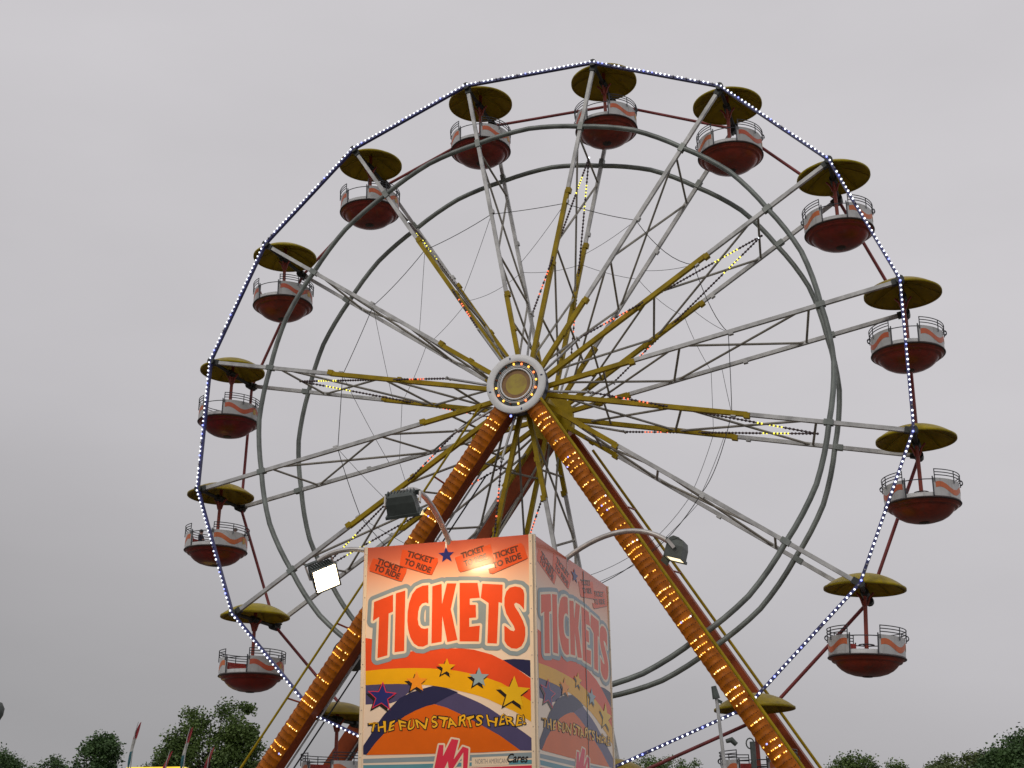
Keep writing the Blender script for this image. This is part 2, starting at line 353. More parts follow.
for y in (-.32, 2.47):
    b = MB(); b.bar((-.30, y, HZ-.05), (.30, y, HZ-.05), .55, .34, 'leg_red'); b.tube([(0, y-.24, HZ), (0, y+.24, HZ)], .36, 'mustard', 24); b.build('bearing_block', tower)
b = MB(); b.tube([(-4.3, -.05, HZ-5.62), (-4.3, .5, HZ-5.62)], .32, 'wire', 20); b.tube([(-4.3, .5, HZ-5.62), (-4.3, .95, HZ-5.62)], .16, 'dark_joint', 12); b.bar((-4.3, .3, HZ-5.62), (-4.9, .3, HZ-5.9), .12, .1, 'dark_joint'); b.build('drive_tyre', tower)

# ---------------------------------------------------------------- gondolas
def make_gondola():
    root = empty('gondola', (0, 0, 0))
    b = MB(); ra, hd = .80, .29; Rs = (ra*ra+hd*hd)/(2*hd); zr = .10
    prof = [(Rs*math.sin(t), zr+hd-Rs*(1-math.cos(t))) for t in [math.asin(ra/Rs)*i/10 for i in range(11)]]; prof[0] = (.001, zr+hd)
    b.lathe(prof, (0, 0, 0), 'canopy', 48)
    b.lathe([(ra, zr), (ra+.022, zr-.008), (ra+.022, zr-.05), (ra-.01, zr-.055), (ra-.01, zr-.012)], (0, 0, 0), 'canopy', 48)
    b.lathe([(r_*.985, h_-.015) for r_, h_ in prof], (0, 0, 0), 'canopy', 48)
    can = b.build('canopy', root)
    b = MB()
    for i in range(8):
        a = i*math.pi/4+.2
        b.tube([(math.cos(a)*t*ra*.97, math.sin(a)*t*ra*.97, zr-.035+(hd)*(1-t*t)*.93) for t in (.06, .3, .55, .8, .99)], .012, 'canopy', 5)
    b.build('canopy_rib', can)
    b = MB(); b.tube([(0, 0, zr+hd-.04), (0, 0, -1.32)], .042, 'pole_red', 12)
    for a in (0, math.pi/2, math.pi, 1.5*math.pi):      # gusset fan below the canopy
        x, y = math.cos(a), math.sin(a); b.tube([(x*.04, y*.04, -.26), (x*.09, y*.09, -.10), (x*.17, y*.17, .0)], .024, 'pole_red', 6)
    b.tube([(0, -.16, 0), (0, .16, 0)], .085, 'dark_joint', 14); b.build('pole', root)
    b = MB()
    b.lathe([(.001, -1.685), (.14, -1.682), (.28, -1.66), (.41, -1.618), (.51, -1.56), (.575, -1.50), (.61, -1.455), (.625, -1.428), (.64, -1.422), (.675, -1.418), (.69, -1.405), (.695, -1.378), (.72, -1.368), (.74, -1.352)], (0, 0, 0), 'bowl', 56)
    b.lathe([(.74, -1.352), (.766, -1.349), (.775, -1.336), (.766, -1.318), (.745, -1.315)], (0, 0, 0), 'lip', 56)
    b.lathe([(.742, -1.316), (.742, -1.235), (.725, -1.23), (.72, -1.31), (.001, -1.325)], (0, 0, 0), 'tub_white', 56)
    b.lathe([(.11, -1.683), (.10, -1.694), (.001, -1.696)], (0, 0, 0), 'lip', 24)
    b.build('tub', root)
    def arc(r, a0, a1, z, n=24): return [(r*math.sin(R(a0+(a1-a0)*i/n)), -r*math.cos(R(a0+(a1-a0)*i/n)), z) for i in range(n+1)]
    for sgn in (1, -1):
        A0, A1 = 21, 159; n = 64; w_ = MB(); r0, r1 = .752, .720; zt, zb = -.940, -1.305
        def ang(i): return sgn*(A0+(A1-A0)*i/n)
        def pt(i, r_, z): a = R(ang(i)); return (r_*math.sin(a), -r_*math.cos(a), z)
        for r_, mt in ((r0, 'tub_white'), (r1, 'seat_red')):
            vs = [pt(i, r_, z) for i in range(n+1) for z in (zb, zt)]; w_.add(vs, [(2*i, 2*i+1, 2*i+3, 2*i+2) for i in range(n)], mt, True)
        vs = [pt(i, r_, zt) for i in range(n+1) for r_ in (r0, r1)]; w_.add(vs, [(2*i, 2*i+1, 2*i+3, 2*i+2) for i in range(n)], 'tub_white')
        for i in (0, n): w_.add([pt(i, r0, zb), pt(i, r0, zt), pt(i, r1, zt), pt(i, r1, zb)], [(0, 1, 2, 3)], 'tub_white')
        # painted wave
        def wav(f): return -1.135+.07*math.cos(math.radians((f*138-11)*360/58))
        vs = []; i0, i1 = 2, n-2
        for i in range(i0, i1+1):
            z = wav(i/n if i/n < .5 else 1-i/n); vs += [pt(i, r0+.003, z-.058), pt(i, r0+.003, z+.058)]
        w_.add(vs, [(2*i, 2*i+1, 2*i+3, 2*i+2) for i in range(i1-i0)], 'stripe', True)
        vs = [pt(i, r0+.006, z) for i in (n//2-2, n//2-1, n//2, n//2+1, n//2+2) for z in (-1.19, -1.06)]; w_.add(vs, [(2*i, 2*i+1, 2*i+3, 2*i+2) for i in range(4)], 'gold', True)
        w_.build('side_wall', root)
        rl = MB()
        for z, r_ in ((-.765, .775), (-.825, .772), (-.885, .768)): rl.tube(arc(r_, sgn*24, sgn*156, z), .0105, 'rail', 5)
        for a in (24, 60, 90, 120, 156): rl.tube([(.77*math.sin(R(sgn*a)), -.77*math.cos(R(sgn*a)), z) for z in (-.755, -1.02)], .011, 'rail', 5)
        for a in (88, 92):
            s_, c2 = math.sin(R(sgn*a)), -math.cos(R(sgn*a)); rl.tube([(s_*(.77+.05*math.sin(t)), c2*(.77+.05*math.sin(t)), -.945-.05*math.cos(t)+.02) for t in [math.pi*i/6 for i in range(7)]], .010, 'rail', 5)
        rl.build('railing', root)
        st = MB(); vs = []
        for i in range(21):
            a = R(sgn*(34+112*i/20))
            for r_, z in ((.70, -1.03), (.62, -1.05), (.58, -1.18), (.40, -1.19), (.38, -1.31)): vs.append((r_*math.sin(a), -r_*math.cos(a), z))
        st.add(vs, [(5*i+j, 5*i+j+1, 5*i+j+6, 5*i+j+5) for i in range(20) for j in range(4)], 'seat_red', True)
        for i in (0, 20): st.add([vs[5*i+j] for j in range(5)]+[(.70*math.sin(R(sgn*(34+112*i/20))), -.70*math.cos(R(sgn*(34+112*i/20))), -1.31)], [(0, 1, 2, 3, 4, 5)], 'seat_red')
        st.build('seat', root)
    for a in (0, 180):
        gt = MB(); gt.tube(arc(.755, a-22, a+22, -.97, 8), .011, 'rail', 5)
        for e_ in (-21, 21): gt.tube([(.757*math.sin(R(a+e_)), -.757*math.cos(R(a+e_)), z) for z in (-.91, -1.31)], .014, 'rail', 6)
        gt.build('gate', root)
    b = MB(); b.tube([(.15*math.cos(t), .15*math.sin(t), -1.06) for t in [math.pi*i/8 for i in range(16)]], .012, 'rail', 6, closed=True)
    for i in range(3): a = i*2.094; b.tube([(0, 0, -1.08), (.15*math.cos(a), .15*math.sin(a), -1.06)], .009, 'rail', 5)
    b.build('turning_wheel', root); return root
GL = {0: 'red gondola with yellow canopy at the very top of the ferris wheel',
 1: 'red gondola with yellow canopy at one o\'clock, just right of the topmost one',
 2: 'red gondola with yellow canopy at two o\'clock, high on the right curve of the wheel',
 3: 'red gondola with yellow canopy at right, above hub height, below the two o\'clock one',
 4: 'red gondola with yellow canopy farthest right, a little below hub height',
 5: 'red gondola with yellow canopy lowest on the right, clear of the orange tower leg',
 6: 'red gondola with yellow canopy partly hidden behind the right orange tower leg',
 7: 'gondola at the wheel\'s bottom, canopy just showing at the ticket booth\'s right edge',
 9: 'gondola between the left orange tower leg and the ticket booth, cut off by the booth',
 10: 'lowest red gondola left of the left tower leg, its white wall striped orange',
 11: 'red gondola with riders in it, second lowest on the wheel\'s left side',
 12: 'red gondola with yellow canopy on the left, level with the wheel hub',
 13: 'red gondola with yellow canopy at ten o\'clock on the left of the wheel',
 14: 'red gondola half hidden by the dark ring at upper left of the wheel',
 15: 'red gondola with yellow canopy just left of the topmost one'}
proto = make_gondola(); first = True
sw = {5: .07, 3: .03, 4: .02, 11: .025, 10: .012}; GOND = {}
for k in GL:
    o = proto if first else copy_tree(proto); first = False
    p = pol(RW, k, YM); cy, sy = math.cos(-YAW), math.sin(-YAW)
    wp = Vector((HUB.x+p.x*cy-p.y*sy, HUB.y+p.x*sy+p.y*cy, p.z))
    o.location = wp; o.rotation_euler = (0, sw.get(k, rnd.uniform(-.022, .022)), -YAW+rnd.uniform(-.04, .04))
    tag(o, GL[k], 'gondola', 'gondolas hanging round the ferris wheel'); GOND[k] = o

# ---------------------------------------------------------------- riders
def rider(loc, rz, sc, hair, shirt, label):
    J = {'hip': (0, 0, 0, .12), 'belly': (0, -.01, .14, .13), 'chest': (0, 0, .32, .14), 'neck0': (0, .01, .46, .07), 'neck': (0, .02, .52, .05), 'head': (0, .03, .63, .095), 'crown': (0, .02, .72, .075), 'nose': (0, .135, .63, .018)}
    for s_, n_ in ((-1, 'l'), (1, 'r')):
        J.update({n_+'sh': (s_*.17, 0, .43, .06), n_+'el': (s_*.25, .06, .18, .045), n_+'wr': (s_*.20, .28, .14, .032), n_+'ha': (s_*.19, .36, .15, .036), n_+'th': (s_*.09, .05, -.01, .085), n_+'kn': (s_*.11, .42, .0, .06), n_+'an': (s_*.10, .40, -.36, .04), n_+'to': (s_*.10, .52, -.40, .035)})
    names = list(J); E_ = [('hip', 'belly'), ('belly', 'chest'), ('chest', 'neck0'), ('neck0', 'neck'), ('neck', 'head'), ('head', 'crown'), ('head', 'nose')]
    for n_ in 'lr': E_ += [('neck0', n_+'sh'), (n_+'sh', n_+'el'), (n_+'el', n_+'wr'), (n_+'wr', n_+'ha'), ('hip', n_+'th'), (n_+'th', n_+'kn'), (n_+'kn', n_+'an'), (n_+'an', n_+'to')]
    me = bpy.data.meshes.new('person'); me.from_pydata([J[n][:3] for n in names], [(names.index(a), names.index(b)) for a, b in E_], [])
    ob = bpy.data.objects.new('person', me); COL.objects.link(ob); md = ob.modifiers.new('s', 'SKIN'); md.use_smooth_shade = True
    for i, n in enumerate(names): me.skin_vertices[0].data[i].radius = (J[n][3],)*2
    me.skin_vertices[0].data[0].use_root = True
    ob.modifiers.new('d', 'SUBSURF').levels = 2
    dg = bpy.context.evaluated_depsgraph_get(); m2_ = bpy.data.meshes.new_from_object(ob.evaluated_get(dg)); ob.modifiers.clear(); ob.data = m2_; m2_.name = 'person'
    m2_.materials.clear()
    for q in ('skin', shirt, 'shirt_dark'): m2_.materials.append(M[q])
    for f in m2_.polygons:
        c = f.center; f.material_index = 0 if (c.z > .49 or (c.y > .26 and c.z > .08)) else (2 if c.z < .06 else 1); f.use_smooth = True
    b = MB(); b.lathe([(.10, -.06), (.115, 0), (.10, .06), (.06, .105), (.001, .12)], (0, .015, .66), hair, 18); b.build('hair', ob)
    b = MB()
    for s_ in (-1, 1): b.ball((s_*.035, .118, .655), .012, 'hair_dark'); b.ball((s_*.1, .03, .63), .02, 'skin')
    b.box((0, .118, .585), (.045, .01, .01), 'seat_red'); b.build('face', ob)
    ob.location = loc; ob.rotation_euler = (0, 0, rz); ob.scale = (sc,)*3
    tag(ob, label, 'person', 'riders seated in a gondola'); return ob
G11 = GOND[11].location; hx = Vector((math.cos(YAW), -math.sin(YAW), 0)); ay = Vector((math.sin(YAW), math.cos(YAW), 0))
rider(G11-hx*.46-ay*.05+Vector((0, 0, -1.10)), -YAW-math.pi/2, .46, 'hair_dark', 'shirt_dark', 'small dark-haired rider in dark clothes at the open left side of a lower gondola')
rider(G11+hx*.42+ay*.12+Vector((0, 0, -1.10)), -YAW+math.pi/2, .46, 'hair_grey', 'shirt_grey', 'grey-haired rider whose head just shows above the gondola\'s right wall')

# ---------------------------------------------------------------- ticket booth
LETTERS = [[(0.1017, 0.4825), (0.2768, 0.4287), (0.2801, 0.5759), (0.24, 0.5915), (0.2373, 0.945), (0.146, 0.9638), (0.1527, 0.6132), (0.0965, 0.6459)], [(0.3026, 0.4213), (0.3899, 0.4013), (0.3887, 0.9164), (0.3009, 0.9234)], [(0.6007, 0.3703), (0.5477, 0.3712), (0.4916, 0.3931), (0.452, 0.439), (0.4259, 0.5129), (0.4144, 0.5875), (0.4126, 0.6624), (0.422, 0.7376), (0.4425, 0.8056), (0.4753, 0.8592), (0.5154, 0.8851), (0.5583, 0.8904), (0.6023, 0.8737), (0.6038, 0.7365), (0.572, 0.7406), (0.5401, 0.7327), (0.5174, 0.7061), (0.507, 0.6532), (0.5109, 0.5936), (0.523, 0.5493), (0.5467, 0.5253), (0.5786, 0.5184), (0.6027, 0.529)], [(0.6362, 0.3834), (0.7207, 0.3665), (0.7254, 0.54), (0.7686, 0.3669), (0.8544, 0.3729), (0.8049, 0.5899), (0.866, 0.852), (0.7753, 0.8644), (0.7295, 0.6447), (0.7251, 0.8586), (0.6339, 0.8682)], [(0.8829, 0.3704), (1.0437, 0.3816), (1.0638, 0.5101), (0.9746, 0.5116), (0.9747, 0.5637), (1.0278, 0.5672), (1.0293, 0.6738), (0.9701, 0.6745), (0.9701, 0.7481), (1.0634, 0.7435), (1.0554, 0.8745), (0.8847, 0.8648)], [(1.0876, 0.3922), (1.2667, 0.4122), (1.2608, 0.5676), (1.2299, 0.5582), (1.2121, 0.9007), (1.1293, 0.8932), (1.1416, 0.5598), (1.0717, 0.5106)], [(1.2791, 0.5909), (1.2812, 0.5246), (1.2971, 0.4738), (1.3283, 0.4418), (1.3747, 0.4346), (1.4207, 0.4452), (1.4465, 0.4692), (1.4552, 0.5067), (1.4503, 0.6357), (1.4338, 0.6112), (1.4082, 0.5846), (1.3807, 0.5725), (1.3653, 0.5832), (1.3727, 0.6072), (1.4027, 0.6531), (1.4399, 0.7255), (1.4588, 0.7847), (1.4594, 0.8426), (1.4496, 0.8925), (1.4248, 0.9343), (1.3837, 0.9535), (1.3383, 0.9467), (1.3005, 0.9201), (1.278, 0.8828), (1.2776, 0.7564), (1.302, 0.7724), (1.3323, 0.799), (1.3596, 0.8078), (1.3705, 0.794), (1.3601, 0.7643), (1.3255, 0.7112), (1.2954, 0.6581)]]
RED = [(0.0306, 0.7865), (0.1058, 0.8018), (0.1144, 0.9987), (0.2141, 0.966), (0.3312, 0.937), (0.4773, 0.9206), (0.6226, 0.9151), (0.7669, 0.915), (0.8959, 0.9221), (1.0099, 0.9391), (1.1651, 0.9873), (1.2768, 1.046), (1.3872, 1.1172), (1.5017, 1.2009), (1.4988, 1.3809), (1.3848, 1.3065), (1.2474, 1.2224), (1.1361, 1.1805), (1.0521, 1.1528), (0.9533, 1.1269), (0.8539, 1.1035), (0.7396, 1.0871), (0.6245, 1.0733), (0.4797, 1.0632), (0.3338, 1.0585), (0.187, 1.0592), (0.0392, 1.0652)]
YELLOW = [(0.0392, 1.0652), (0.187, 1.0592), (0.3338, 1.0585), (0.4797, 1.0632), (0.6245, 1.0733), (0.7396, 1.0871), (0.8539, 1.1035), (0.9533, 1.1269), (1.0521, 1.1528), (1.1361, 1.1805), (1.2474, 1.2224), (1.3848, 1.3065), (1.4988, 1.3809), (1.4962, 1.5411), (1.361, 1.4569), (1.2184, 1.3893), (1.1354, 1.3496), (1.0518, 1.3173), (0.9676, 1.2927), (0.883, 1.2706), (0.7836, 1.2424), (0.6836, 1.222), (0.6118, 1.2107), (0.5109, 1.2006), (0.3366, 1.1871), (0.1902, 1.1828), (0.0429, 1.1839)]
VIOLET_LEFT = [(0.0429, 1.1839), (0.1902, 1.1828), (0.3366, 1.1871), (0.5109, 1.2006), (0.4539, 1.251), (0.3396, 1.3252), (0.2761, 1.3436), (0.1652, 1.3441), (0.0479, 1.3444)]
NAVY = [(0.0399, 1.7479), (0.0377, 1.68), (0.0955, 1.6012), (0.1563, 1.511), (0.2177, 1.4348), (0.295, 1.362), (0.3569, 1.3044), (0.4663, 1.2589), (0.6536, 1.2173), (0.7688, 1.2398), (0.8709, 1.2788), (0.7786, 1.3145), (0.6707, 1.3653), (0.5933, 1.3804), (0.5002, 1.4107), (0.4071, 1.4524), (0.3141, 1.5099), (0.237, 1.5737), (0.1524, 1.6528), (0.0684, 1.7516)]
VIOLET = [(0.5301, 1.3263), (0.6852, 1.2689), (0.7316, 1.241), (0.8246, 1.2681), (0.9017, 1.3029), (0.9936, 1.3424), (1.0697, 1.3782), (1.1453, 1.4207), (1.2203, 1.4713), (1.2947, 1.5271), (1.3834, 1.5858), (1.4493, 1.6322), (1.5003, 1.6696), (1.4988, 1.7649), (1.4033, 1.7604), (1.308, 1.693), (1.234, 1.6409), (1.1445, 1.5906), (1.0543, 1.54), (0.9633, 1.4917), (0.8716, 1.4459), (0.7792, 1.4025), (0.6708, 1.3681)]
DOME = [(0.0685, 1.7544), (0.1524, 1.6528), (0.237, 1.5737), (0.3141, 1.5099), (0.4071, 1.4524), (0.5002, 1.4107), (0.5933, 1.3804), (0.6708, 1.3681), (0.7792, 1.4025), (0.8716, 1.4459), (0.9633, 1.4917), (1.0543, 1.54), (1.1445, 1.5906), (1.234, 1.6409), (1.308, 1.693), (1.4033, 1.7604), (1.0838, 1.7663), (0.6903, 1.7632)]
NAVY_CORNER = [(1.2397, 1.0396), (1.2971, 1.0347), (1.3561, 1.0339), (1.4315, 1.041), (1.4998, 1.0525), (1.4976, 1.1925), (1.4383, 1.1503), (1.372, 1.1075), (1.3052, 1.0677)]
STRIPE_GREY = [(0.041, 1.7845), (0.4754, 1.7841), (0.9938, 1.7812), (1.4985, 1.7784), (1.4978, 1.8218), (0.9938, 1.8279), (0.476, 1.8203), (0.0421, 1.8182)]
STRIPE_TEAL = [(0.0426, 1.8337), (0.4764, 1.8397), (0.9938, 1.8402), (1.4976, 1.8353), (1.4971, 1.8676), (0.9938, 1.8689), (0.477, 1.8757), (0.0438, 1.8715)]
STRIPE_PINK = [(0.0443, 1.8883), (0.4773, 1.8923), (0.9938, 1.8825), (1.4969, 1.8784), (1.4947, 2.0098), (0.0479, 1.9997)]
STARS = [('navy', [(0.2022, 1.1596), (0.2334, 1.2467), (0.3309, 1.2623), (0.2521, 1.31), (0.2726, 1.398), (0.1929, 1.3415), (0.108, 1.3807), (0.1373, 1.2977), (0.0634, 1.2331), (0.1624, 1.2389)]), ('orange', [(0.5053, 1.0889), (0.5311, 1.1494), (0.5998, 1.1562), (0.5471, 1.1936), (0.5655, 1.2554), (0.5073, 1.2185), (0.45, 1.2501), (0.4666, 1.1898), (0.4123, 1.1471), (0.4813, 1.1469)]), ('yellow', [(0.7748, 0.9962), (0.7939, 1.0474), (0.8506, 1.0551), (0.8055, 1.0847), (0.8184, 1.1368), (0.7715, 1.1044), (0.7228, 1.129), (0.7389, 1.0792), (0.6955, 1.042), (0.7527, 1.0439)]), ('lightblue', [(1.0557, 1.0855), (1.0784, 1.1419), (1.1415, 1.1483), (1.0925, 1.1832), (1.1084, 1.2408), (1.0555, 1.2065), (1.0022, 1.2359), (1.0185, 1.1796), (0.9692, 1.1398), (1.0327, 1.1397)]), ('gold', [(1.3603, 1.1706), (1.3926, 1.2624), (1.493, 1.2756), (1.4118, 1.3292), (1.4329, 1.4222), (1.3508, 1.3648), (1.2632, 1.4094), (1.2935, 1.32), (1.2172, 1.2537), (1.3192, 1.2565)]), ('navy2', [(0.7561, 0.0497), (0.7787, 0.097), (0.831, 0.1003), (0.7931, 0.1317), (0.8103, 0.1802), (0.7643, 0.1527), (0.7226, 0.1795), (0.7321, 0.1311), (0.6888, 0.0989), (0.7409, 0.0966)])]
TICKETS = [[(0.0804, 0.0957), (0.3987, 0.2104), (0.3926, 0.2458), (0.3544, 0.3194), (0.3247, 0.3126), (0.0509, 0.2066), (0.0467, 0.1805)], [(0.3529, 0.0383), (0.6833, 0.1415), (0.6853, 0.1719), (0.6306, 0.2805), (0.5972, 0.2749), (0.3372, 0.1819), (0.3317, 0.1614)], [(0.8388, 0.148), (1.158, 0.0564), (1.2008, 0.2134), (0.9206, 0.2726), (0.8898, 0.2763), (0.8721, 0.2564)], [(1.1926, 0.1328), (1.432, 0.0672), (1.4549, 0.0943), (1.4887, 0.1975), (1.4774, 0.2075), (1.1785, 0.3123), (1.1499, 0.3019), (1.1396, 0.2676), (1.2049, 0.2557)]]
TICKET_TEXT = [([(0.1241, 0.1217), (0.3524, 0.219)], [(0.1016, 0.1765), (0.3324, 0.2749)]), ([(0.4047, 0.0802), (0.6401, 0.1606)], [(0.3805, 0.145), (0.6193, 0.2425)]), ([(0.8982, 0.1398), (1.1009, 0.0876)], [(0.9249, 0.2096), (1.1226, 0.157)]), ([(1.1924, 0.1623), (1.4055, 0.1114)], [(1.1789, 0.2454), (1.4279, 0.1761)])]
FUN = [(0.0868, 1.5725), (0.7805, 1.57), (1.4504, 1.5635)]
LOGO = [[(0.6684, 1.8859), (0.7097, 1.6945), (0.7495, 1.6959), (0.7451, 1.7848), (0.8188, 1.651), (0.8782, 1.6624), (0.8375, 1.813), (0.9153, 1.7144), (0.9657, 1.7322), (0.9559, 1.8942), (0.9183, 1.8931), (0.9205, 1.7606), (0.8278, 1.8905), (0.795, 1.8895), (0.787, 1.8252), (0.7546, 1.8883)]]
SMALLTEXT = [(1.0226, 1.8532), (1.2866, 1.8554), (1.2929, 1.8499), (1.4667, 1.8552)]

TL, TM, TR = Vector((-1.30349, 11.17506, 4.2)), Vector((.15952, 10.72795, 4.2)), Vector((.93669, 13.01178, 4.2))
TB = TL+(TR-TM); E1 = (TM-TL).normalized(); E2 = (TR-TM).normalized(); N1 = Vector((E1.y, -E1.x, 0)); N2 = Vector((E2.y, -E2.x, 0)); W1, W2 = (TM-TL).length, (TR-TM).length
booth = empty('ticket_booth', ((TL+TR)/2)*1 - Vector((0, 0, 4.2)))
tag(booth, 'tall square ticket booth with orange printed TICKETS panels, standing in front of the ferris wheel', 'ticket booth')
off = Vector(booth.location)
def flat(mb, P0, e, n, polys, h, m, sc):
    for p in polys:
        a = sum(p[i][0]*p[(i+1) % len(p)][1]-p[(i+1) % len(p)][0]*p[i][1] for i in range(len(p)))
        q = p if a < 0 else p[::-1]
        mb.add([P0+e*(u*sc)-Vector((0, 0, v))+n*h-off for u, v in q], [tuple(range(len(q)))], m)
def sdf_cells(polys, d, res=.005):
    P = [np.array(p) for p in polys]; al = np.vstack(P); lo = al.min(0)-d-.02; hi = al.max(0)+d+.02
    nx, ny = [int((hi[i]-lo[i])/res)+2 for i in (0, 1)]; X, Y = np.meshgrid(lo[0]+res*np.arange(nx), lo[1]+res*np.arange(ny)); best = np.full(X.shape, 9.); ins = np.zeros(X.shape, bool)
    for p in P:
        q = np.roll(p, -1, 0); c = np.zeros(X.shape, bool)
        for (x0, y0), (x1, y1) in zip(p, q):
            dx, dy = x1-x0, y1-y0; t = np.clip(((X-x0)*dx+(Y-y0)*dy)/(dx*dx+dy*dy+1e-12), 0, 1); best = np.minimum(best, np.hypot(X-x0-t*dx, Y-y0-t*dy))
            if abs(dy) > 1e-12: c ^= ((y0 > Y) != (y1 > Y)) & (X < dx*(Y-y0)/dy+x0)
        ins |= c
    s = d-np.where(ins, -best, best); out = []
    for j in range(ny-1):
        i = 0
        while i < nx-1:
            q = (s[j, i], s[j, i+1], s[j+1, i+1], s[j+1, i])
            if min(q) >= 0:
                i2 = i
                while i2 < nx-1 and min(s[j, i2], s[j, i2+1], s[j+1, i2+1], s[j+1, i2]) >= 0: i2 += 1
                out.append([(X[j, i], Y[j, i]), (X[j, i2], Y[j, i]), (X[j, i2], Y[j+1, i]), (X[j, i], Y[j+1, i])]); i = i2; continue
            if max(q) > 0:
                cs = [(X[j, i], Y[j, i]), (X[j, i+1], Y[j, i]), (X[j, i+1], Y[j+1, i]), (X[j, i], Y[j+1, i])]; pg = []
                for k in range(4):
                    a, b = q[k], q[(k+1) % 4]
                    if a >= 0: pg.append(cs[k])
                    if (a >= 0) != (b >= 0): t = a/(a-b); pg.append((cs[k][0]+(cs[(k+1) % 4][0]-cs[k][0])*t, cs[k][1]+(cs[(k+1) % 4][1]-cs[k][1])*t))
                if len(pg) >= 3: out.append(pg)
            i += 1
    return [[(float(a), float(b)) for a, b in p] for p in out]
def text_tris(body, size, offset=0, shear=0, spacing=1):
    cu = bpy.data.curves.new('t', 'FONT'); cu.body = body; cu.size = size; cu.offset = offset; cu.shear = shear; cu.space_character = spacing; cu.resolution_u = 3
    ob = bpy.data.objects.new('t', cu); COL.objects.link(ob); dg = bpy.context.evaluated_depsgraph_get(); me = bpy.data.meshes.new_from_object(ob.evaluated_get(dg))
    V = [v.co.copy() for v in me.vertices]; F = [[(V[i].x, V[i].y) for i in f.vertices] for f in me.polygons]; bpy.data.objects.remove(ob); bpy.data.curves.remove(cu); bpy.data.meshes.remove(me); return F
def fit_text(body, p0, p1, height=None, offset=0, shear=0, spacing=1, fn=None):
    F = text_tris(body, 1, offset, shear, spacing); xs = [x for f in text_tris(body, 1, 0, shear, spacing) for x, y in f]; x0, x1 = min(xs), max(xs)
    du, dv = p1[0]-p0[0], p1[1]-p0[1]; ln = math.hypot(du, dv); k = ln/(x1-x0); hk = (height/.72 if height else k); cx, cy = du/ln, dv/ln; res = []
    for f in F:
        q = []
        for x, y in f:
            a, b = (x-x0)*k, y*hk
            if fn: a, b = fn(a, b, ln)
            q.append((p0[0]+a*cx+b*cy, p0[1]+a*cy-b*cx))
        res.append(q)
    return res
OUT1, OUT2 = sdf_cells(LETTERS, .021), sdf_cells(LETTERS, .056)
LOGO_OUT = sdf_cells(LOGO, .014)
STARC = dict(navy='ink_blue', navy2='ink_blue', orange='ink_orange', yellow='ink_yellow', lightblue='ink_light', gold='ink_gold')
